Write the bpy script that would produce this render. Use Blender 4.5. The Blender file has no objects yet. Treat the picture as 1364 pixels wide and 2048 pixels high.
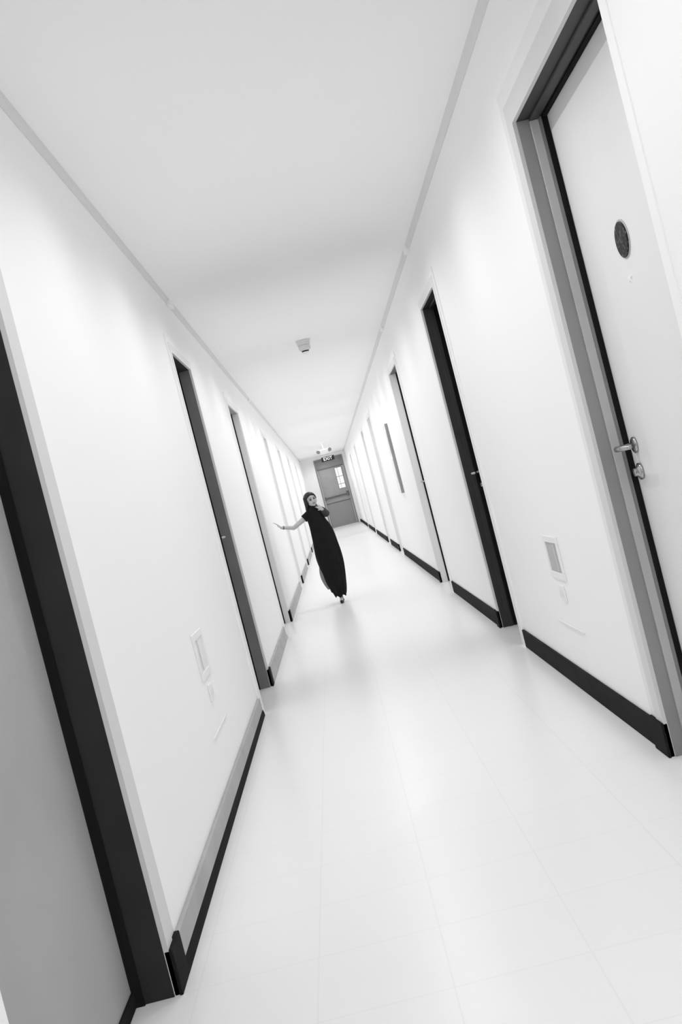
import bpy, bmesh, math, random
from mathutils import Vector, Matrix

random.seed(4)
S = bpy.context.scene
COL = S.collection

# ------------------------------------------------------------------ camera, world, light, exposure
FPX = 2000.0                       # focal length in pixels of the 1364 x 2048 frame
EYE = 1.09
cam_d = bpy.data.cameras.new('camera')
cam = bpy.data.objects.new('camera', cam_d)
COL.objects.link(cam)
cam_d.sensor_fit = 'VERTICAL'
cam_d.sensor_height = 24.0
cam_d.lens = FPX / 2048.0 * 24.0
cam_d.clip_start = 0.02
cam_d.clip_end = 300
ROLL = math.radians(14.4)
fwd = Vector(((658 - 682) / FPX, -(994 - 1024) / FPX, -1.0)).normalized()   # the corridor's direction in camera axes
up = Vector((-math.sin(ROLL), math.cos(ROLL), 0.0))
up = (up - up.dot(fwd) * fwd).normalized()
right = fwd.cross(up)
M = Matrix((right, fwd, up))      # camera axes -> world axes
cam.matrix_world = Matrix.Translation((0, 0, EYE)) @ M.to_4x4()
S.camera = cam

S.view_settings.view_transform = 'Standard'
S.view_settings.look = 'None'
S.view_settings.gamma = 1.0
S.view_settings.exposure = 0.0
S.cycles.max_bounces = 24
S.cycles.diffuse_bounces = 20
S.cycles.glossy_bounces = 6
S.cycles.transmission_bounces = 8
S.cycles.sample_clamp_indirect = 4.0

W = bpy.data.worlds.new('sky'); S.world = W; W.use_nodes = True
W.node_tree.nodes['Background'].inputs[0].default_value = (0.9, 0.9, 0.9, 1)
W.node_tree.nodes['Background'].inputs[1].default_value = 1.35

SPOT = 18.0
def fill_spot(x, y, watt, name='downlight', cone=160):  # unseen point-sized spot without a fitting, added to light the corridor evenly
    ld = bpy.data.lights.new(name, 'SPOT')
    ld.energy = watt; ld.spot_size = math.radians(cone); ld.spot_blend = 0.7
    ld.shadow_soft_size = 0.0
    ob = bpy.data.objects.new(name, ld); ob.location = (x, y, 2.485); COL.objects.link(ob)
    return ob
YL = -1.6
while YL < 33:
    fill_spot(0.10, YL, SPOT)
    YL += 1.2
fill_spot(0.10, 33.2, SPOT * 0.9)  # extra unseen spot added to brighten the end wall

# ------------------------------------------------------------------ materials
def mat(name, v, rough=0.6, spec=0.3, metal=0.0, bump=0.0, bscale=60, var=0.0, vscale=3.0):
    m = bpy.data.materials.new(name); m.use_nodes = True
    nt = m.node_tree; b = nt.nodes['Principled BSDF']
    c = v if isinstance(v, tuple) else (v, v, v)
    b.inputs['Base Color'].default_value = (*c, 1)
    b.inputs['Roughness'].default_value = rough
    b.inputs['Metallic'].default_value = metal
    b.inputs['Specular IOR Level'].default_value = spec
    tc = nt.nodes.new('ShaderNodeTexCoord')
    if var > 0:
        n = nt.nodes.new('ShaderNodeTexNoise'); n.inputs['Scale'].default_value = vscale
        n.inputs['Detail'].default_value = 4
        r = nt.nodes.new('ShaderNodeMapRange')
        r.inputs['From Min'].default_value = 0.3; r.inputs['From Max'].default_value = 0.7
        r.inputs['To Min'].default_value = 1 - var; r.inputs['To Max'].default_value = 1 + var
        mx = nt.nodes.new('ShaderNodeMix'); mx.data_type = 'RGBA'; mx.blend_type = 'MULTIPLY'
        mx.inputs['Factor'].default_value = 1
        mx.inputs[6].default_value = (*c, 1)
        nt.links.new(tc.outputs['Object'], n.inputs['Vector'])
        nt.links.new(n.outputs['Fac'], r.inputs['Value'])
        nt.links.new(r.outputs['Result'], mx.inputs[7])
        nt.links.new(mx.outputs[2], b.inputs['Base Color'])
    if bump > 0:
        n2 = nt.nodes.new('ShaderNodeTexNoise'); n2.inputs['Scale'].default_value = bscale
        bp = nt.nodes.new('ShaderNodeBump'); bp.inputs['Strength'].default_value = bump
        bp.inputs['Distance'].default_value = 0.003
        nt.links.new(tc.outputs['Object'], n2.inputs['Vector'])
        nt.links.new(n2.outputs['Fac'], bp.inputs['Height'])
        nt.links.new(bp.outputs['Normal'], b.inputs['Normal'])
    return m

m_wall = mat('white wall paint', 0.90, 0.75, 0.2, bump=0.05, bscale=90)
m_ceil = mat('white ceiling paint', 0.91, 0.85, 0.1)
m_casing = mat('pale grey painted casing', 0.66, 0.5, 0.3)
m_casing_l = mat('light casing paint', 0.80, 0.5, 0.3)
m_cornice = mat('grey cornice strip', 0.70, 0.6, 0.2)
m_clip = mat('white plastic', 0.84, 0.45, 0.4)
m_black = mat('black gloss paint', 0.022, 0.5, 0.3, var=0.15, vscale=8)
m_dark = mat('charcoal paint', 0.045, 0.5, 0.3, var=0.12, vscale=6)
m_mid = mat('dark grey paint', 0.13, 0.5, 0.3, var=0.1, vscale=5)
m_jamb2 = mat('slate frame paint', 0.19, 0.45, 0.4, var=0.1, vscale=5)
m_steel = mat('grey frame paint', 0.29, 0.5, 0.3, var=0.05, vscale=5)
m_steel2 = mat('light grey frame paint', 0.46, 0.5, 0.3, var=0.05, vscale=5)
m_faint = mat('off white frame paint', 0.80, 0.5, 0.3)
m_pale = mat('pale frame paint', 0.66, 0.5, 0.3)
m_gasket = mat('black rubber seal', 0.012, 0.8, 0.1)
m_leaf_w = mat('off white door laminate', 0.80, 0.5, 0.25, var=0.02, vscale=2)
m_leaf_g = mat('grey door laminate', 0.40, 0.55, 0.25, var=0.07, vscale=2.2)
m_base = mat('black vinyl skirting', 0.016, 0.75, 0.06, var=0.2, vscale=9)
m_base_g = mat('grey vinyl skirting', 0.40, 0.5, 0.3, var=0.1, vscale=5)
m_chrome = mat('brushed chrome', 0.45, 0.22, 0.5, metal=1.0)
m_enddoor = mat('grey steel door paint', 0.36, 0.45, 0.4, var=0.06, vscale=4)
m_endframe = mat('mid grey frame paint', 0.27, 0.5, 0.3, var=0.05)
m_white = mat('bright white enamel', 0.9, 0.35, 0.4)

def floor_material():
    m = bpy.data.materials.new('white vinyl floor tiles'); m.use_nodes = True
    nt = m.node_tree; b = nt.nodes['Principled BSDF']
    tc = nt.nodes.new('ShaderNodeTexCoord')
    br = nt.nodes.new('ShaderNodeTexBrick')
    br.offset = 0.0; br.squash = 1.0
    br.inputs['Color1'].default_value = (0.88, 0.88, 0.88, 1)
    br.inputs['Color2'].default_value = (0.875, 0.875, 0.875, 1)
    br.inputs['Mortar'].default_value = (0.83, 0.83, 0.83, 1)
    br.inputs['Scale'].default_value = 1.0
    br.inputs['Mortar Size'].default_value = 0.0022
    br.inputs['Mortar Smooth'].default_value = 0.4
    br.inputs['Brick Width'].default_value = 0.305
    br.inputs['Row Height'].default_value = 0.305
    nt.links.new(tc.outputs['Object'], br.inputs['Vector'])
    nt.links.new(br.outputs['Color'], b.inputs['Base Color'])
    b.inputs['Roughness'].default_value = 0.28
    b.inputs['Specular IOR Level'].default_value = 0.22
    n = nt.nodes.new('ShaderNodeTexNoise'); n.inputs['Scale'].default_value = 7
    bp = nt.nodes.new('ShaderNodeBump'); bp.inputs['Strength'].default_value = 0.12
    bp.inputs['Distance'].default_value = 0.004
    nt.links.new(tc.outputs['Object'], n.inputs['Vector'])
    nt.links.new(n.outputs['Fac'], bp.inputs['Height'])
    nt.links.new(bp.outputs['Normal'], b.inputs['Normal'])
    return m
m_floor = floor_material()

# ------------------------------------------------------------------ mesh helpers
def add_box(bm, x0, x1, y0, y1, z0, z1, mi=0):
    vs = [bm.verts.new(p) for p in ((x0, y0, z0), (x1, y0, z0), (x1, y1, z0), (x0, y1, z0),
                                    (x0, y0, z1), (x1, y0, z1), (x1, y1, z1), (x0, y1, z1))]
    for f in ((0, 3, 2, 1), (4, 5, 6, 7), (0, 1, 5, 4), (1, 2, 6, 5), (2, 3, 7, 6), (3, 0, 4, 7)):
        bm.faces.new([vs[i] for i in f]).material_index = mi
def frame_of(d):
    d = d.normalized()
    a = Vector((0, 0, 1)) if abs(d.z) < 0.9 else Vector((1, 0, 0))
    u = d.cross(a).normalized(); return u, d.cross(u).normalized()
def add_tube(bm, pts, radii, n=12, cap=True, squash=None):
    pts = [Vector(p) for p in pts]
    if not hasattr(radii, '__len__'): radii = [radii] * len(pts)
    rings = []; u0 = None
    for i, p in enumerate(pts):
        d = (pts[min(i + 1, len(pts) - 1)] - pts[max(i - 1, 0)])
        if u0 is None: u, v = frame_of(d)
        else:
            dn = d.normalized(); u = (u0 - u0.dot(dn) * dn).normalized(); v = dn.cross(u)
        u0 = u
        rings.append([bm.verts.new(p + (u * math.cos(2 * math.pi * k / n) + v * math.sin(2 * math.pi * k / n)) * radii[i]) for k in range(n)])
    for a, b in zip(rings, rings[1:]):
        for k in range(n):
            bm.faces.new((a[k], a[(k + 1) % n], b[(k + 1) % n], b[k]))
    if cap:
        bm.faces.new(rings[0][::-1]); bm.faces.new(rings[-1])
def add_capsule(bm, a, b, ra, rb, n=14):
    a = Vector(a); b = Vector(b); d = (b - a).normalized()
    pts, rr = [], []
    for t in (80, 55, 30): pts.append(a - d * ra * math.sin(math.radians(t))); rr.append(ra * math.cos(math.radians(t)))
    pts.append(a); rr.append(ra); pts.append(b); rr.append(rb)
    for t in (30, 55, 80): pts.append(b + d * rb * math.sin(math.radians(t))); rr.append(rb * math.cos(math.radians(t)))
    add_tube(bm, pts, rr, n)
def add_ellipsoid(bm, c, r, rot=None, seg=20, ring=14):
    mt = Matrix.Translation(c)
    if rot is not None: mt = mt @ rot.to_4x4()
    mt = mt @ Matrix.Diagonal((*r, 1))
    bmesh.ops.create_uvsphere(bm, u_segments=seg, v_segments=ring, radius=1, matrix=mt)
def add_disc_stack(bm, c, axis, prof, n=40):
    """solid of revolution: prof = [(distance along axis, radius)]"""
    c = Vector(c); axis = Vector(axis).normalized(); u, v = frame_of(axis)
    rings = [[bm.verts.new(c + axis * h + (u * math.cos(2 * math.pi * k / n) + v * math.sin(2 * math.pi * k / n)) * r) for k in range(n)] for h, r in prof]
    for a, b in zip(rings, rings[1:]):
        for k in range(n): bm.faces.new((a[k], a[(k + 1) % n], b[(k + 1) % n], b[k]))
    bm.faces.new(rings[0][::-1]); bm.faces.new(rings[-1])

def link(name, bm, m, parent=None, bevel=0.0, smooth=False, loc=None):
    bmesh.ops.recalc_face_normals(bm, faces=bm.faces)
    me = bpy.data.meshes.new(name); bm.to_mesh(me); bm.free()
    ms = m if isinstance(m, (list, tuple)) else [m]
    for x in ms: me.materials.append(x)
    o = bpy.data.objects.new(name, me); COL.objects.link(o)
    if parent is not None:
        o.parent = parent
        t = parent
        off = Vector((0, 0, 0))
        while t is not None: off += t.location; t = t.parent
        me.transform(Matrix.Translation(-off))
    if smooth:
        for p in me.polygons: p.use_smooth = True
    if bevel > 0:
        b = o.modifiers.new('bevel', 'BEVEL'); b.width = bevel; b.segments = 2; b.limit_method = 'ANGLE'
    return o
def box(name, x0, x1, y0, y1, z0, z1, m, parent=None, bevel=0.0):
    bm = bmesh.new(); add_box(bm, x0, x1, y0, y1, z0, z1)
    return link(name, bm, m, parent, bevel)
def empty(name, loc):
    o = bpy.data.objects.new(name, None); o.location = loc; o.empty_display_size = 0.1; COL.objects.link(o); return o
def tag(o, label, cat=None, kind=None, group=None):
    o['label'] = label
    if cat: o['category'] = cat
    if kind: o['kind'] = kind
    if group: o['group'] = group
    return o

# ------------------------------------------------------------------ the corridor
XL, XR = -0.668, 0.875
H = 2.503
YB, YE = -2.6, 33.9
DEP = 0.10          # reveal depth
JT = 0.035          # lining board thickness
HD = 2.10           # clear height of the openings
TH = 0.30           # wall thickness

box_ = box('floor', XL - TH, XR + TH, YB - 0.2, YE + 0.3, -0.08, 0, m_floor)
tag(box_, 'glossy white tiled floor running the length of the corridor', 'floor', 'structure')
box_ = box('ceiling', XL - TH, XR + TH, YB - 0.2, YE + 0.3, H, H + 0.08, m_ceil)
tag(box_, 'plain white ceiling over the whole corridor', 'ceiling', 'structure')

# (near edge, far edge, look)
R_DOORS = [(2.283, 3.20), (5.68, 6.39), (8.93, 9.80), (14.70, 15.45), (17.80, 18.55), (23.0, 23.75), (27.6, 28.35)]
L_DOORS = [(1.50, 2.43), (5.66, 6.42), (8.75, 9.75), (13.40, 14.10), (17.10, 17.90), (21.2, 21.95), (26.0, 26.75)]

def wall_side(name, side, doors, label):
    x0, x1 = (XR, XR + TH) if side > 0 else (XL - TH, XL)
    bm = bmesh.new(); y = YB
    for a, b in doors:
        a -= JT; b += JT
        add_box(bm, x0, x1, y, a, 0, H)
        add_box(bm, x0, x1, a, b, HD + JT, H)
        y = b
    add_box(bm, x0, x1, y, YE, 0, H)
    o = link(name, bm, m_wall); tag(o, label, 'wall', 'structure'); return o
wall_side('wall_right', 1, R_DOORS, 'long white wall on the right with recessed doors')
wall_side('wall_left', -1, L_DOORS, 'long white wall on the left with recessed doors')
tag(box('wall_back', XL - TH, XR + TH, YB - 0.2, YB, 0, H, m_wall), 'white wall closing the corridor behind the viewer', 'wall', 'structure')
# far wall with the exit door opening
EX0, EX1, EZ = -0.22, 0.775, 2.40
bm = bmesh.new()
add_box(bm, XL, EX0, YE, YE + 0.15, 0, H); add_box(bm, EX1, XR, YE, YE + 0.15, 0, H); add_box(bm, EX0, EX1, YE, YE + 0.15, EZ, H)
tag(link('wall_far', bm, m_wall), 'white end wall around the far exit door', 'wall', 'structure')

# ------------------------------------------------------------------ doors in the side walls
def lever(side, xl, y, z, parent, m=m_chrome):
    """round rose, neck and lever bar on the leaf face at x = xl, bar pointing towards the hinge side (-Y)"""
    s = -side
    bm = bmesh.new()
    add_disc_stack(bm, (xl, y, z), (s, 0, 0), [(0, .026), (.006, .026), (.009, .022)], 28)
    add_tube(bm, [(xl + s * .005, y, z), (xl + s * .05, y, z), (xl + s * .062, y - .006, z), (xl + s * .066, y - .02, z), (xl + s * .066, y - .07, z), (xl + s * .062, y - .115, z), (xl + s * .054, y - .125, z)],
             [.009, .009, .010, .010, .009, .008, .007], 14)
    h = link('handle', bm, m, parent, smooth=True); h['label'] = 'chrome lever handle'
    bm = bmesh.new()
    zc = z - .085
    add_disc_stack(bm, (xl, y + .005, zc), (s, 0, 0), [(0, .027), (.007, .027), (.011, .021), (.016, .013), (.024, .013)], 28)
    k = link('lock_cylinder', bm, m, parent, smooth=True); k['label'] = 'chrome lock cylinder'
    return h

def side_door(i, side, ya, yb, label, jamb, stop, head, leaf_m, casing, detail=True, hand=True, casing_w=0.095, seal=.074, near_leg=True, sealm=None):
    xw = XR if side > 0 else XL
    s = side
    X = lambda d: xw + s * d                      # d metres into the wall
    def bx(bm, d0, d1, y0, y1, z0, z1):
        a, b = X(d0), X(d1); add_box(bm, min(a, b), max(a, b), y0, y1, z0, z1)
    root = empty('door_%d' % i, (xw, (ya + yb) / 2, 0)); tag(root, label, 'door', 'structure')
    for y0, y1 in ((ya - JT, ya), (yb, yb + JT)):
        bm = bmesh.new(); bx(bm, 0.0, DEP + 0.055, y0, y1, 0, HD); link('jamb', bm, jamb, root, 0.002)
    bm = bmesh.new(); bx(bm, 0.0, DEP + 0.055, ya - JT, yb + JT, HD, HD + JT); link('head_lining', bm, head, root, 0.002)  # head coloured darker than most jambs, painting in the shaded soffit
    # stop bead round the lining
    if stop is not None:
        bm = bmesh.new(); t = .010
        bx(bm, 0.040, 0.068, yb - t, yb, 0, HD - t); bx(bm, 0.040, 0.068, ya, ya + t, 0, HD - t)
        link('stop_bead', bm, stop, root, 0.002)
        bm = bmesh.new(); bx(bm, 0.040, 0.068, ya, yb, HD - t, HD); link('stop_bead', bm, head, root, 0.002)  # top bead takes the head's painted shade
    bm = bmesh.new(); t = .006
    bx(bm, seal, DEP - .001, yb - t, yb, 0, HD - t); bx(bm, seal, DEP - .001, ya, ya + t, 0, HD - t); bx(bm, seal, DEP - .001, ya, yb, HD - t, HD)
    g = link('seal', bm, sealm or m_gasket, root); g['label'] = 'grey seal strip' if sealm else 'black seal strip'
    lf = None
    bm = bmesh.new(); bx(bm, DEP, DEP + 0.044, ya + .004, yb - .004, 0.012, HD - .004)
    lf = link('door_leaf', bm, leaf_m, root, 0.0015)
    bm = bmesh.new(); bx(bm, DEP - .006, DEP - .0005, ya + .007, yb - .007, 0.004, 0.04)  # black strip paints in the gap shadow at the leaf's foot
    sw = link('door_sweep', bm, m_gasket, lf); sw['label'] = 'black bottom sweep'
    if hand: lever(side, X(DEP), yb - .062, 1.01, lf)
    # casing on the wall face, mitred at the corners
    for q, (w0, w1, th) in enumerate(((0.0, casing_w * .55, .013), (casing_w * .55, casing_w, .009))):
        bm = bmesh.new()
        def quadprism(P):
            lo = [bm.verts.new((X(-0.0), y, z)) for y, z in P]; hi = [bm.verts.new((X(-th), y, z)) for y, z in P]
            bm.faces.new(lo); bm.faces.new(hi[::-1])
            for k in range(4): bm.faces.new((lo[k], lo[(k + 1) % 4], hi[(k + 1) % 4], hi[k]))
        if near_leg: quadprism([(ya - w0, 0), (ya - w1, 0), (ya - w1, HD + w1), (ya - w0, HD + w0)])
        quadprism([(yb + w0, 0), (yb + w1, 0), (yb + w1, HD + w1), (yb + w0, HD + w0)])
        quadprism([(ya - w0, HD + w0), (ya - w1, HD + w1), (yb + w1, HD + w1), (yb + w0, HD + w0)])
        if not near_leg and q == 0:
            bn = bmesh.new(); bx(bn, -.004, 0, ya - JT - .01, ya, 0, HD + .01); pn = link('plaster_return', bn, m_wall, root)
        link('architrave' if q == 0 else 'architrave_edge', bm, casing[q], root)
    return root, lf, X

CW = [m_casing_l, m_wall]
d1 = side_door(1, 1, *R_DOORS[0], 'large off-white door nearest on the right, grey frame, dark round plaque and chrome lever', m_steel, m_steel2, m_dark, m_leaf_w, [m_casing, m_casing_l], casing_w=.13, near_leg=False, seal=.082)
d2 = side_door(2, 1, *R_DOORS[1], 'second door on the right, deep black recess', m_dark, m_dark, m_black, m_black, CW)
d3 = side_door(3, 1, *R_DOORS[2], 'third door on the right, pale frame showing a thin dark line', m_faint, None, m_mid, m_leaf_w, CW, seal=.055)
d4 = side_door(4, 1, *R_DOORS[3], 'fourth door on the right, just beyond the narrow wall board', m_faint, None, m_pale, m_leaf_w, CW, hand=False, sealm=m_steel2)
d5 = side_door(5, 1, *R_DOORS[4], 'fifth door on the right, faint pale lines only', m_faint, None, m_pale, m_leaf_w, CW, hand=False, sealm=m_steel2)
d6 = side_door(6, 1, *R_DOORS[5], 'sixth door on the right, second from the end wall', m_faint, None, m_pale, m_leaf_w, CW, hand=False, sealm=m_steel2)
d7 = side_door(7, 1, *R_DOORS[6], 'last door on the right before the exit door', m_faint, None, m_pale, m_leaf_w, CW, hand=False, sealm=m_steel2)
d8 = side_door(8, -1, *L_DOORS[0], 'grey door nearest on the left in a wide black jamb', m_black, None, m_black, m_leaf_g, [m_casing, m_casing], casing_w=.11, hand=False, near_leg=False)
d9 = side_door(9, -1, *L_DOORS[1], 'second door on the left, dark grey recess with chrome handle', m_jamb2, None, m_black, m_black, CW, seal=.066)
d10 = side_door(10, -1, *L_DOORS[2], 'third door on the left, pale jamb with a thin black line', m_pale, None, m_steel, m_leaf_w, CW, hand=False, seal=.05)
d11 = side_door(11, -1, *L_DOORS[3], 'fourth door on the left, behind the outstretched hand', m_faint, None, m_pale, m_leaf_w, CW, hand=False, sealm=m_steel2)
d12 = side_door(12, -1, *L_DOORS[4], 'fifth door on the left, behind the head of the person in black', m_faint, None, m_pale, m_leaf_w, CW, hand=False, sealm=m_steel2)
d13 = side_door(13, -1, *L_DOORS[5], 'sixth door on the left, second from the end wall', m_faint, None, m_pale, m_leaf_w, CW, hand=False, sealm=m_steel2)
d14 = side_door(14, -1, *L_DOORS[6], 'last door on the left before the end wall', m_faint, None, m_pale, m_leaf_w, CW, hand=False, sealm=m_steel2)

# round plaque and hook on the nearest right door
def speckle():
    m = bpy.data.materials.new('speckled black resin'); m.use_nodes = True
    nt = m.node_tree; b = nt.nodes['Principled BSDF']
    tc = nt.nodes.new('ShaderNodeTexCoord'); n = nt.nodes.new('ShaderNodeTexNoise'); n.inputs['Scale'].default_value = 95
    n.inputs['Detail'].default_value = 2
    r = nt.nodes.new('ShaderNodeValToRGB'); r.color_ramp.elements[0].position = .52; r.color_ramp.elements[0].color = (.012, .012, .012, 1)
    r.color_ramp.elements[1].position = .74; r.color_ramp.elements[1].color = (.16, .16, .16, 1)
    nt.links.new(tc.outputs['Object'], n.inputs['Vector']); nt.links.new(n.outputs['Fac'], r.inputs['Fac']); nt.links.new(r.outputs['Color'], b.inputs['Base Color'])
    b.inputs['Roughness'].default_value = .5; b.inputs['Specular IOR Level'].default_value = .2
    return m
root1, leaf1, X1 = d1
PX, PY, PZ = XR + DEP, 2.795, 1.584
bm = bmesh.new(); add_disc_stack(bm, (PX, PY, PZ), (-1, 0, 0), [(0, .055), (.002, .055), (.003, .053)], 48)
pl = link('door_plaque', bm, m_steel2, leaf1); pl['label'] = 'grey backing ring'
bm = bmesh.new(); add_disc_stack(bm, (PX - .003, PY, PZ - .001), (-1, 0, 0), [(0, .050), (.003, .050), (.004, .048)], 48)
pf = link('plaque_face', bm, speckle(), pl); pf['label'] = 'speckled black disc face'
# small pale star-shaped hook
bm = bmesh.new()
c = Vector((PX, 2.81, 1.476))
pts = []
for k in range(10):
    r = .017 if k % 2 == 0 else .007; a = math.radians(90 + 36 * k + 8)
    pts.append((c.y + r * math.cos(a), c.z + r * math.sin(a)))
lo = [bm.verts.new((c.x, y, z)) for y, z in pts]; hi = [bm.verts.new((c.x - .005, c.y + (y - c.y) * .7, c.z + (z - c.z) * .7)) for y, z in pts]
bm.faces.new(lo); bm.faces.new(hi[::-1])
for k in range(10): bm.faces.new((lo[k], lo[(k + 1) % 10], hi[(k + 1) % 10], hi[k]))
st = link('star_hook', bm, m_white, leaf1); st['label'] = 'small pale star-shaped hook'

# ------------------------------------------------------------------ skirting and cornice
def skirting(side, doors, name, label, m):
    xw = XR if side > 0 else XL; s = -side
    root = empty(name, (xw, 0, 0)); tag(root, label, 'skirting board', 'structure')
    spans = []; y = YB
    for k, (a, b) in enumerate(doors):
        w = .13 if (side > 0 and k == 0) else (.11 if (side < 0 and k == 0) else .095)
        spans.append((y, a - w)); y = b + w
    spans.append((y, YE))
    for (a, b) in spans:
        if b <= a: continue
        bm = bmesh.new(); x0, x1 = sorted((xw, xw + s * .014)); add_box(bm, x0, x1, a, b, 0, .10)
        link('board', bm, m, root, 0.003)
        if side < 0:
            bm = bmesh.new(); prof = [(0.014, 0), (.021, 0), (.0205, .012), (.018, .024), (.014, .034)]
            A = [bm.verts.new((xw + s * d, a, z)) for d, z in prof]; B = [bm.verts.new((xw + s * d, b, z)) for d, z in prof]
            bm.faces.new(A); bm.faces.new(B[::-1])
            for k in range(5): bm.faces.new((A[k], A[(k + 1) % 5], B[(k + 1) % 5], B[k]))
            t = link('toe_strip', bm, m_base if a < 3 else m_base_g, root)  # near span is black to paint a shadow gap at the floor
            if a < 3: t['label'] = 'dark toe strip along the floor'
    # black blocks standing on the architrave feet beyond each opening
    for k, (a, b) in enumerate(doors):
        w = .13 if (side > 0 and k == 0) else (.11 if (side < 0 and k == 0) else .095)
        for y0, y1 in ((b, b + w + .004),):
            bm = bmesh.new(); x0, x1 = sorted((xw - s * .001, xw + s * .022)); add_box(bm, x0, x1, y0, y1, 0, .115)
            p = link('plinth_block', bm, m_base, root, 0.003)
            p['label'] = 'black plinth block at the foot of a door casing'
    return root
skirting(1, R_DOORS, 'baseboard_right', 'black skirting board along the right wall', m_base)
skirting(-1, L_DOORS, 'baseboard_left', 'grey skirting board with dark toe along the left wall', m_base_g)
bm = bmesh.new(); add_box(bm, XL + .03, EX0 - .06, YE - .014, YE, 0, .1); add_box(bm, EX1 + .06, XR - .014, YE - .014, YE, 0, .1)
tag(link('baseboard_far', bm, m_base, None, 0.003), 'short black skirting pieces beside the exit door', 'skirting board', 'structure')

def cornice(side, n, joints, label):
    xw = XR if side > 0 else XL; s = -side
    prof = [(0, 0), (0, -.028), (.004, -.028), (.010, -.023), (.017, -.015), (.022, -.005), (.023, 0)]
    bm = bmesh.new()
    A = [bm.verts.new((xw + s * d, YB, H + z)) for d, z in prof]; B = [bm.verts.new((xw + s * d, YE, H + z)) for d, z in prof]
    bm.faces.new(A); bm.faces.new(B[::-1])
    for k in range(len(prof)): bm.faces.new((A[k], A[(k + 1) % len(prof)], B[(k + 1) % len(prof)], B[k]))
    o = link('trim_%d' % n, bm, m_cornice); tag(o, label, 'cornice', 'structure')
    for y in joints:
        bm = bmesh.new(); x0, x1 = sorted((xw, xw + s * .026)); add_box(bm, x0, x1, y, y + .16, H - .038, H)
        j = link('joint_cover', bm, m_clip, o, 0.004); j['label'] = 'white joint cover'
cornice(-1, 1, [6.1, 12.2, 18.3], 'thin grey cornice strip where left wall meets ceiling')
cornice(1, 2, [6.25, 9.2, 15.4, 21.5], 'thin grey cornice strip where right wall meets ceiling')

# ------------------------------------------------------------------ exit door at the far end
root = empty('door_15', ((EX0 + EX1) / 2, YE, 0)); tag(root, 'grey double-panel exit door with narrow window at the corridor end', 'door', 'structure')
y0 = YE
bm = bmesh.new(); fw = .05
add_box(bm, EX0, EX0 + fw, y0 - .02, y0 + .12, 0, EZ); add_box(bm, EX1 - fw, EX1, y0 - .02, y0 + .12, 0, EZ); add_box(bm, EX0 + fw, EX1 - fw, y0 - .02, y0 + .12, EZ - fw, EZ)
link('door_frame', bm, m_endframe, root, .003)
box('transom_panel', EX0 + fw, EX1 - fw, y0 + .02, y0 + .07, 2.06, EZ - fw, m_endframe, root, .002)
bm = bmesh.new(); add_box(bm, EX0 + fw, EX1 - fw, y0 + .0, y0 + .09, 2.03, 2.06); link('transom_bar', bm, m_mid, root, .002)
# leaf with the window cut out
wx0, wx1, wz0, wz1 = .42, .64, 1.28, 1.99
lx0, lx1 = EX0 + fw + .004, EX1 - fw - .004
bm = bmesh.new()
add_box(bm, lx0, wx0, y0 + .03, y0 + .075, .02, 2.026); add_box(bm, wx1, lx1, y0 + .03, y0 + .075, .02, 2.026)
add_box(bm, wx0, wx1, y0 + .03, y0 + .075, .02, wz0); add_box(bm, wx0, wx1, y0 + .03, y0 + .075, wz1, 2.026)
leaf = link('door_leaf', bm, m_enddoor, root)
bm = bmesh.new()
for z in (wz0 - .012, wz1): add_box(bm, wx0 - .012, wx1 + .012, y0 + .022, y0 + .03, z, z + .012)
for x in (wx0 - .012, wx1): add_box(bm, x, x + .012, y0 + .022, y0 + .03, wz0, wz1)
for z in (1.42, 1.68): add_box(bm, wx0, wx1, y0 + .026, y0 + .034, z, z + .014)
add_box(bm, .50, .508, y0 + .026, y0 + .034, wz0, wz1)
wfm = link('window_frame', bm, m_mid, leaf)
gm = bpy.data.materials.new('clear glass'); gm.use_nodes = True
gb = gm.node_tree.nodes['Principled BSDF']; gb.inputs['Transmission Weight'].default_value = 1; gb.inputs['Roughness'].default_value = 0.02; gb.inputs['IOR'].default_value = 1.1
box('window_pane', wx0, wx1, y0 + .045, y0 + .051, wz0, wz1, gm, leaf)
# push bar
bm = bmesh.new()
add_box(bm, lx0 + .05, lx1 - .04, y0 - .03, y0 - .008, 1.02, 1.075)
add_box(bm, lx0 + .02, lx0 + .075, y0 - .035, y0 + .03, .99, 1.10); add_box(bm, lx1 - .10, lx1 - .035, y0 - .045, y0 + .03, .98, 1.16)
pb = link('push_bar', bm, m_mid, leaf, .004); pb['label'] = 'dark push bar with end boxes'
bm = bmesh.new(); add_disc_stack(bm, (lx1 - .07, y0 - .045, 1.17), (0, -1, 0), [(0, .03), (.01, .03), (.02, .02)], 20)
link('lock_cylinder', bm, m_chrome, pb)
box('kick_plate', lx0 + .03, lx1 - .03, y0 + .024, y0 + .03, .06, .84, mat('grey kick plate', .29, .4, .4), leaf, .002)
box('shadow_rail', lx0 + .03, lx1 - .03, y0 + .018, y0 + .03, .84, .87, m_mid, leaf, .002)  # dark grey rail along the top of the kick plate
box('threshold', EX0, EX1, y0 - .07, y0 + .10, 0, .018, m_clip, root, .004)
# outdoor landing seen through the window
tag(box('landing', -1.4, 1.8, YE + .3, YE + 4, -.1, 0, mat('pale concrete', .6, .8, .1)), 'pale outdoor landing beyond the exit door window', 'ground', 'structure')

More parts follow.
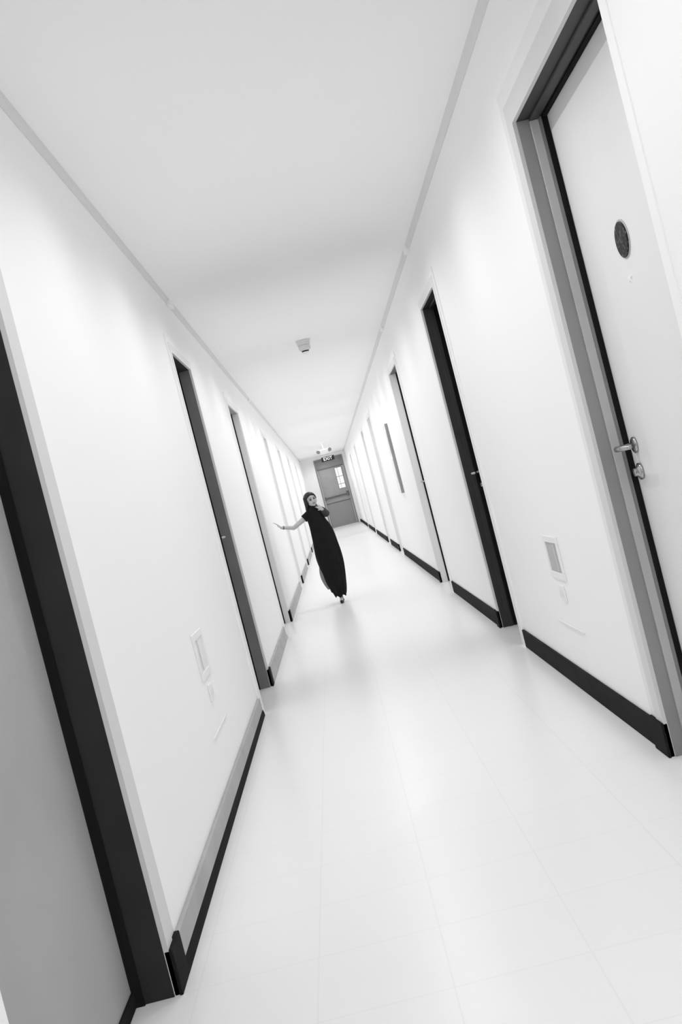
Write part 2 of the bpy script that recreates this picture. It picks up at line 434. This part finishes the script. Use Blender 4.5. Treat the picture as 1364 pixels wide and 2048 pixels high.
# ------------------------------------------------------------------ exit sign and emergency light
def text_mesh(name, s, size, m, parent, loc, extrude=.002):
    cu = bpy.data.curves.new(name, 'FONT'); cu.body = s; cu.size = size; cu.align_x = 'CENTER'; cu.align_y = 'CENTER'; cu.extrude = extrude; cu.offset = .001
    t = bpy.data.objects.new(name, cu); COL.objects.link(t)
    me = bpy.data.meshes.new_from_object(t.evaluated_get(bpy.context.evaluated_depsgraph_get()))
    bpy.data.objects.remove(t)
    me.transform(Matrix.Rotation(math.pi / 2, 4, 'X'))
    o = bpy.data.objects.new(name, me); COL.objects.link(o); me.materials.append(m)
    o.parent = parent; o.location = Vector(loc) - parent.location
    return o
SX, SY, SZ = .235, 28.0, 2.14
sg = empty('exit_sign', (SX, SY, SZ - .065)); tag(sg, 'small dark exit sign with white letters hanging above the far door', 'exit sign')
box('sign_box', SX - .185, SX + .185, SY - .02, SY + .02, SZ - .065, SZ + .065, m_black, sg, .005)
m_lit = bpy.data.materials.new('lit white letters'); m_lit.use_nodes = True
lb = m_lit.node_tree.nodes['Principled BSDF']; lb.inputs['Base Color'].default_value = (.9, .9, .9, 1); lb.inputs['Emission Color'].default_value = (1, 1, 1, 1); lb.inputs['Emission Strength'].default_value = .35
tx = text_mesh('lettering', 'EXIT', .125, m_lit, sg, (SX, SY - .022, SZ)); tx['label'] = 'white letters EXIT'
for dx in (-.12, .12):
    bm = bmesh.new(); add_tube(bm, [(SX + dx, SY, SZ + .06), (SX + dx, SY, H)], .006, 10)
    link('hanger_rod', bm, m_clip, sg)

EXx, EYy = .17, 26.0
eg = empty('emergency_light', (EXx, EYy, 2.22)); tag(eg, 'white twin-head emergency light hanging from the ceiling before the exit sign', 'emergency light')
box('housing', EXx - .11, EXx + .11, EYy - .05, EYy + .05, 2.20, 2.32, m_white, eg, .012)
for sx in (-1, 1):
    bm = bmesh.new(); add_disc_stack(bm, (EXx + sx * .15, EYy + .03, 2.30), (0, -1, -.25), [(0, .028), (.02, .045), (.06, .052), (.068, .046)], 24)
    lh = link('lamp_head', bm, m_steel, eg, smooth=False); lh['label'] = 'grey lamp head'
bm = bmesh.new(); add_tube(bm, [(EXx, EYy, 2.31), (EXx, EYy, H)], .014, 12); add_disc_stack(bm, (EXx, EYy, H - .012), (0, 0, 1), [(0, .05), (.012, .05)], 24)
link('stem', bm, m_white, eg)

# ------------------------------------------------------------------ smoke detector
DX, DY = .12, 8.95
sd = empty('smoke_detector', (DX, DY, H)); tag(sd, 'small round smoke detector on the corridor ceiling', 'smoke detector')
bm = bmesh.new(); add_disc_stack(bm, (DX, DY, H), (0, 0, -1), [(0, .066), (.012, .066), (.018, .060), (.040, .058), (.048, .050)], 40)
link('base', bm, m_casing, sd)
bm = bmesh.new(); add_disc_stack(bm, (DX, DY, H - .045), (0, 0, -1), [(0, .040), (.006, .054), (.030, .055), (.044, .046), (.050, .036)], 40)
link('body', bm, m_casing, sd)
bm = bmesh.new(); add_disc_stack(bm, (DX, DY, H - .095), (0, 0, -1), [(0, .032), (.012, .032)], 32)
v = link('sensor_vent', bm, m_black, sd); v['label'] = 'dark slotted vent ring'
bm = bmesh.new(); add_disc_stack(bm, (DX, DY, H - .107), (0, 0, -1), [(0, .034), (.006, .033), (.014, .022), (.017, .008)], 32)
link('cap', bm, m_clip, sd)

# ------------------------------------------------------------------ low wall fittings, one on each side
def wall_fittings(side, yc, lab_l, lab_o, lab_s):
    xw = XR if side > 0 else XL; s = -side
    def B(bm, d0, d1, y0, y1, z0, z1):
        a, b = xw + s * d0, xw + s * d1; add_box(bm, min(a, b), max(a, b), y0, y1, z0, z1)
    nl = empty('night_light', (xw, yc, .52)); tag(nl, lab_l, 'night light', group=None)
    bm = bmesh.new(); w = .13; t = .028
    B(bm, 0, .008, yc - w, yc + w, .665, .665 + t); B(bm, 0, .008, yc - w, yc + w, .505, .505 + t)
    B(bm, 0, .008, yc - w, yc - w + t, .533, .665); B(bm, 0, .008, yc + w - t, yc + w, .533, .665)
    link('frame', bm, m_clip, nl, .002)
    bm = bmesh.new(); B(bm, 0, .003, yc - w + t, yc + w - t, .533, .665)
    f = link('light_panel', bm, m_steel2 if side > 0 else m_casing_l, nl)
    bm = bmesh.new(); B(bm, .003, .008, yc - .05, yc - .044, .54, .66)
    link('divider', bm, m_casing, f)
    so = empty('wall_outlet', (xw, yc, .42)); tag(so, lab_o, 'socket')
    bm = bmesh.new(); B(bm, 0, .009, yc - .043, yc + .043, .405, .475); link('cover_plate', bm, m_clip, so, .003)
    for dy in (-.02, .02):
        bm = bmesh.new(); B(bm, .009, .0108, yc + dy - .010, yc + dy + .010, .424, .452)
        link('socket_insert', bm, m_casing_l, so, .002)
    bm = bmesh.new(); B(bm, 0, .007, yc - .22, yc + .22, .286, .294)
    o = link('wall_seam_strip', bm, m_casing_l, None, .001); tag(o, lab_s, 'cover strip')
wall_fittings(1, 4.28, 'low recessed night light on right wall above the skirting', 'small white socket on the right wall below the recessed night light', 'thin pale cover strip low on the right wall')
wall_fittings(-1, 4.08, 'low recessed night light on left wall between the dark doors', 'small white socket on the left wall below its night light', 'thin pale cover strip low on the left wall')

# ------------------------------------------------------------------ narrow wall board on the right
wb = empty('notice_board', (XR, 12.0, .92)); tag(wb, 'tall notice board with a dark edge on the right wall past the third door', 'notice board')
x0, x1 = XR - .035, XR
be = box('board_edge', x0, x1, 11.75, 11.765, .92, 1.76, m_steel, wb, .003); be['label'] = 'grey near edge strip'
bm = bmesh.new(); add_box(bm, x0, x1, 12.105, 12.12, .92, 1.76); add_box(bm, x0, x1, 11.765, 12.105, .92, .935); add_box(bm, x0, x1, 11.765, 12.105, 1.745, 1.76)
link('board_frame', bm, m_clip, wb, .003)
box('board_panel', XR - .030, XR, 11.765, 12.105, .935, 1.745, m_clip, wb)
random.seed(9)
for k, (a, b, c_, d_) in enumerate(((11.79, 11.93, 1.40, 1.68), (11.95, 12.09, 1.44, 1.70), (11.79, 11.93, 1.05, 1.34), (11.95, 12.09, 1.08, 1.38))):
    box('paper', XR - .0325, XR - .030, a, b, c_, d_, m_white if k % 2 else m_casing, wb)
# thin cord looping down beside the board
bm = bmesh.new(); pts = []
for k in range(15):
    t = k / 14; pts.append((XR - .008 - .012 * math.sin(t * 3.1), 12.30 + .05 * math.sin(t * 9), 1.62 - t * .48))
add_tube(bm, pts, .004, 8); 
tag(link('hanging_cord', bm, m_casing, smooth=True), 'thin pale cord hanging beside the notice board', 'cord')


# ------------------------------------------------------------------ the person in black, stepping towards the viewer
P0 = Vector((-.145, 10.33, 0))
m_skin = mat('skin', .50, .55, .3, var=.04, vscale=12)
m_cloth = mat('black cloth', .013, .9, .1, bump=.3, bscale=120)
m_shawl = mat('charcoal cloth', .06, .9, .1, bump=.3, bscale=120)
m_hair = mat('black hair', .018, .5, .3, var=.3, vscale=60)
m_shoe = mat('black shoe leather', .015, .5, .3)
m_eye = mat('dark eye', .02, .3, .5)
m_lip = mat('lips', .22, .5, .3)
person = empty('person', P0)
tag(person, 'small person in a long black dress stepping forward, one arm stretched to the left wall', 'person')
def v(x, y, z): return Vector((x, P0.y + y, z))
bm = bmesh.new()
HC = v(-.190, 0, 1.105)                              # head centre
HR = Matrix.Rotation(math.radians(20), 3, 'Z') @ Matrix.Rotation(math.radians(-8), 3, 'Y')   # turned and tilted
def hp(x, y, z): return HC + HR @ Vector((x, y, z))
# skull, jaw, nose, chin, ears
add_ellipsoid(bm, hp(0, .010, .018), (.056, .068, .060), HR)
add_ellipsoid(bm, hp(0, -.014, -.026), (.043, .048, .046), HR)
add_ellipsoid(bm, hp(0, -.046, -.055), (.017, .014, .012), HR)
add_capsule(bm, hp(0, -.062, .006), hp(0, -.071, -.018), .006, .010)
add_ellipsoid(bm, hp(0, -.058, -.036), (.017, .010, .007), HR)
for sx in (-1, 1):
    add_ellipsoid(bm, hp(sx * .056, .008, -.006), (.008, .014, .022), HR)
    add_ellipsoid(bm, hp(sx * .030, -.044, -.018), (.016, .016, .016), HR)
    add_ellipsoid(bm, hp(sx * .021, -.056, .020), (.017, .010, .006), HR)
NECK = v(-.190, .012, 1.0)
add_capsule(bm, hp(0, .014, -.04), NECK, .029, .031)
# torso
SHL, SHR = v(-.248, .0, .965), v(-.112, .0, .975)
PEL = v(-.155, .0, .60)
add_capsule(bm, NECK, v(-.180, .01, .93), .034, .060)
add_capsule(bm, v(-.225, .005, .935), v(-.135, .005, .935), .042, .042)
add_capsule(bm, v(-.180, .005, .92), v(-.165, .0, .76), .068, .056)
add_capsule(bm, v(-.165, .0, .76), PEL, .056, .070)
add_capsule(bm, v(-.19, .0, .60), v(-.12, .0, .60), .066, .066)
# arm stretched to the wall (the person's right)
ELB, WR = v(-.430, -.02, .872), v(-.552, -.06, .905)
add_capsule(bm, SHL, ELB, .030, .023); add_capsule(bm, ELB, WR, .023, .0155)
def finger(base, d1, d2, d3, L, r):
    a = base; rr = r
    for k, (d, f) in enumerate(((d1, .45), (d2, .32), (d3, .25))):
        b = a + d.normalized() * L * f; add_capsule(bm, a, b, rr, rr * .9, 10); a = b; rr *= .9
def hand(wr, fdir, pn, thumb_side, sc, curl):
    """palm from the wrist along fdir; pn = palm normal; thumb_side = unit vector to the thumb"""
    f = fdir.normalized(); n = pn.normalized(); t = thumb_side.normalized()
    kn = wr + f * .060 * sc
    for q in (-1, -.35, .35, 1): add_capsule(bm, wr + t * q * .012 * sc, kn + t * q * .022 * sc, .011 * sc, .0095 * sc, 10)
    for q, L in ((1, .056), (.35, .062), (-.35, .058), (-1, .046)):
        b = kn + t * q * .024 * sc
        d1 = f + n * curl * .3 + t * q * .16; d2 = f + n * curl * 1.0 + t * q * .16; d3 = f + n * curl * 1.8 + t * q * .12
        finger(b, d1, d2, d3, L * sc, .0068 * sc)
    tb = wr + f * .016 * sc + t * .014 * sc
    a2 = tb + (f * .6 + t * .8 + n * .25).normalized() * .026 * sc
    a3 = a2 + (f * .85 + t * .45 + n * .3).normalized() * .022 * sc
    add_capsule(bm, tb, a2, .0105 * sc, .0085 * sc, 10); add_capsule(bm, a2, a3, .0082 * sc, .0065 * sc, 10)
hand(WR, Vector((-.62, -.12, .75)), Vector((-.6, .1, -.3)), Vector((.1, -1, -.08)), .80, .22)
# bent arm on the other side, hand resting at the waist
ELB2, WR2 = v(-.062, -.03, .915), v(-.098, -.085, .885)
ELB2 = v(-.066, -.015, .925); WR2 = v(-.098, -.080, .985)
add_capsule(bm, SHR, ELB2, .029, .024); add_capsule(bm, ELB2, WR2, .023, .016)
hand(WR2, Vector((-.62, -.05, .72)), Vector((-.2, .9, -.2)), Vector((-.72, -.1, -.62)), .66, .5)
# legs: standing leg straight under the body, trailing leg swung out and back
HL, HRR = v(-.185, .0, .57), v(-.125, .0, .57)
KN1, AN1 = v(-.125, -.005, .315), v(-.133, .01, .055)
add_capsule(bm, HRR, KN1, .060, .038); add_capsule(bm, KN1, v(-.129, .008, .20), .036, .036); add_capsule(bm, v(-.129, .008, .20), AN1, .034, .020)
add_capsule(bm, AN1, v(-.138, -.10, .026), .020, .016); add_capsule(bm, AN1, v(-.131, .03, .030), .020, .020)
KN2, AN2 = v(-.196, .0, .345), v(-.212, .20, .235)
add_capsule(bm, HL, KN2, .060, .038); add_capsule(bm, KN2, v(-.204, .085, .30), .036, .036); add_capsule(bm, v(-.204, .085, .30), AN2, .034, .020)
add_capsule(bm, AN2, v(-.212, .225, .15), .020, .015)
body = link('body', bm, m_skin, person)
rm = body.modifiers.new('remesh', 'REMESH'); rm.mode = 'VOXEL'; rm.voxel_size = .0034; rm.use_smooth_shade = True
sm = body.modifiers.new('smooth', 'SMOOTH'); sm.factor = .6; sm.iterations = 3
me = bpy.data.meshes.new_from_object(body.evaluated_get(bpy.context.evaluated_depsgraph_get()))
body.modifiers.clear(); body.data = me
if not me.materials: me.materials.append(m_skin)
for p in me.polygons: p.use_smooth = True

def eyes():
    for sx in (-1, 1):
        bm = bmesh.new(); add_ellipsoid(bm, hp(sx * .0215, -.0555, .008), (.0115, .006, .0070), HR, 16, 10)
        e = link('eye', bm, m_eye, person, smooth=True); e['label'] = 'dark eye'
        bm = bmesh.new(); add_capsule(bm, hp(sx * .011, -.066, .0235), hp(sx * .033, -.058, .0255), .0028, .0020, 8)
        link('eyebrow', bm, m_hair, person, smooth=True)
    bm = bmesh.new(); add_capsule(bm, hp(-.013, -.0655, -.036), hp(.013, -.0655, -.036), .0042, .0042, 10)
    link('mouth', bm, m_lip, person, smooth=True)
eyes()
# hair: cap over the skull and a long fall on the shoulder nearest the left wall
bm = bmesh.new()
n, rings = 28, []
for i in range(15):
    t = i / 14; th = math.radians(4 + t * 118)
    ring = []
    for k in range(n):
        ph = 2 * math.pi * k / n
        dx, dy, dz = math.sin(th) * math.cos(ph), math.sin(th) * math.sin(ph), math.cos(th)
        front = max(0, -dy)                       # face side: pull the hair line up
        lim = 1.0 - .62 * front * (1 if t > .3 else t / .3)
        th2 = math.radians(4 + t * 118 * lim)
        dx, dy, dz = math.sin(th2) * math.cos(ph), math.sin(th2) * math.sin(ph), math.cos(th2)
        rr = 1 + .02 * math.sin(ph * 9 + t * 3)
        ring.append(bm.verts.new(hp(dx * .066 * rr, .012 + dy * .078 * rr, .020 + dz * .068 * rr)))
    rings.append(ring)
for a, b in zip(rings, rings[1:]):
    for k in range(n): bm.faces.new((a[k], a[(k + 1) % n], b[(k + 1) % n], b[k]))
bm.faces.new(rings[0][::-1])
hc = link('hair', bm, m_hair, person, smooth=True)
sdm = hc.modifiers.new('thickness', 'SOLIDIFY'); sdm.thickness = .006; sdm.offset = -1
bm = bmesh.new()
random.seed(3)
for k in range(46):
    t = k / 45
    ang = math.radians(150 + 150 * t)                          # round the back, from one side to the other
    ax, ay = math.cos(ang), -math.sin(ang)
    x0, y0 = .058 * ax, .012 + .070 * ay
    a = hp(x0, y0, .045)
    b = hp(x0 * 1.08, y0 * 1.05 + .004, -.02)
    c = v(-.213 + .045 * ax, .035 + .045 * ay, 1.015 + random.uniform(-.01, .01))
    d = v(-.225 + .038 * ax, .045 + .036 * ay, .955 + random.uniform(-.03, .01))
    add_tube(bm, [a, b, c, d], [.008, .010, .010, .003], 7)
hl = link('long_hair', bm, m_hair, hc, smooth=True); hl['label'] = 'long dark hair falling behind the shoulder'
# dress: rings follow the silhouette, with folds
prof = [(1.055, -.222, -.150, .036), (1.035, -.232, -.142, .044), (1.015, -.236, -.138, .046), (1.000, -.242, -.134, .048), (.978, -.262, -.112, .060), (.955, -.278, -.104, .066), (.92, -.272, -.106, .070), (.88, -.266, -.098, .074), (.85, -.264, -.080, .075), (.80, -.264, -.060, .080),
        (.75, -.268, -.048, .088), (.69, -.270, -.040, .095), (.62, -.274, -.032, .102), (.55, -.279, -.026, .108), (.47, -.278, -.026, .112),
        (.40, -.268, -.030, .110), (.335, -.252, -.036, .106), (.27, -.242, -.042, .100), (.21, -.230, -.050, .092), (.155, -.212, -.060, .082), (.105, -.194, -.072, .072), (.070, -.182, -.080, .064)]
bm = bmesh.new(); n = 72; rings = []
for i, (z, xl, xr, dy) in enumerate(prof):
    cx, rx = (xl + xr) / 2, (xr - xl) / 2 * 1.04
    w = max(0, min(1, (.95 - z) / .5)); ring = []
    for k in range(n):
        ph = 2 * math.pi * k / n
        fold = 1 + w * (.045 * math.sin(ph * 8 + z * 7) + .025 * math.sin(ph * 13 - z * 11 + 1)) - .02 * w
        zz = z + (w * .012 * math.sin(ph * 5 + 1) if i == len(prof) - 1 else 0)
        ring.append(bm.verts.new((cx + rx * math.cos(ph) * fold, P0.y + .005 + dy * math.sin(ph) * fold, zz)))
    rings.append(ring)
for a, b in zip(rings, rings[1:]):
    for k in range(n): bm.faces.new((a[k], a[(k + 1) % n], b[(k + 1) % n], b[k]))
dr = link('dress', bm, m_cloth, person, smooth=True); dr['label'] = 'long black dress narrowing to the ankles'
m_ = dr.modifiers.new('thickness', 'SOLIDIFY'); m_.thickness = .006; m_.offset = 1
m_ = dr.modifiers.new('sub', 'SUBSURF'); m_.levels = 1; m_.render_levels = 2
# short sleeve on the stretched arm, long sleeve on the bent arm
def sleeve(pts, rad, m, label):
    bm = bmesh.new(); add_tube(bm, pts, rad, 20, cap=False)
    o = link('sleeve', bm, m, dr, smooth=True); o['label'] = label
    q = o.modifiers.new('thickness', 'SOLIDIFY'); q.thickness = .004; q.offset = 1
    q = o.modifiers.new('sub', 'SUBSURF'); q.levels = 1; q.render_levels = 2
dA = ELB - SHL
sleeve([SHL - dA * .10, SHL + dA * .05, SHL + dA * .22, SHL + dA * .34], [.040, .040, .037, .038], m_cloth, 'short black sleeve on the stretched arm')
sleeve([SHR + Vector((-.02, 0, .01)), SHR + Vector((.012, 0, -.01)), SHR.lerp(ELB2, .55) + Vector((.004, 0, 0)), ELB2 + Vector((.006, .004, -.004)), ELB2.lerp(WR2, .5) + Vector((0, 0, -.004)), WR2],
       [.040, .040, .037, .034, .028, .022], m_shawl, 'charcoal sleeve on the bent arm')
# side panel of the skirt kicked out by the trailing leg
bm = bmesh.new(); rows = []
for i in range(13):
    t = i / 12; z = .46 - .30 * t
    out = .046 * math.sin(math.pi * min(1, t * .95 + .03)) ** .8
    row = []
    for k in range(15):
        q = k / 14 * math.pi
        cx = -.225 - .0 * t + .012 * t
        row.append(bm.verts.new((cx - (out + .028) * math.sin(q), P0.y + .03 + .075 * math.cos(q) + .05 * t, z + .006 * math.sin(q * 6))))
    rows.append(row)
for a, b in zip(rows, rows[1:]):
    for k in range(14): bm.faces.new((a[k], a[k + 1], b[k + 1], b[k]))
sp = link('skirt_flare', bm, mat('grey underskirt', .24, .9, .1), dr, smooth=True); sp['label'] = 'grey flare of the skirt over the trailing leg'
q = sp.modifiers.new('thickness', 'SOLIDIFY'); q.thickness = .004
# shoes
def shoe(heel, toe, up_):
    bm = bmesh.new()
    d = (toe - heel).normalized()
    add_capsule(bm, heel, heel.lerp(toe, .5), .023, .022); add_capsule(bm, heel.lerp(toe, .5), toe, .022, .017)
    o = link('shoe', bm, m_shoe, person, smooth=True); return o
shoe(v(-.131, .028, .024), v(-.139, -.112, .020), None)
shoe(v(-.212, .215, .225), v(-.212, .236, .115), None)
# bracelet on the stretched wrist
bm = bmesh.new(); dW = (WR - ELB)
add_tube(bm, [ELB + dW * .80, ELB + dW * .88], [.0195, .0190], 20)
br_ = link('bracelet', bm, m_mid, person, smooth=False); br_['label'] = 'dark bracelet on the stretched arm'
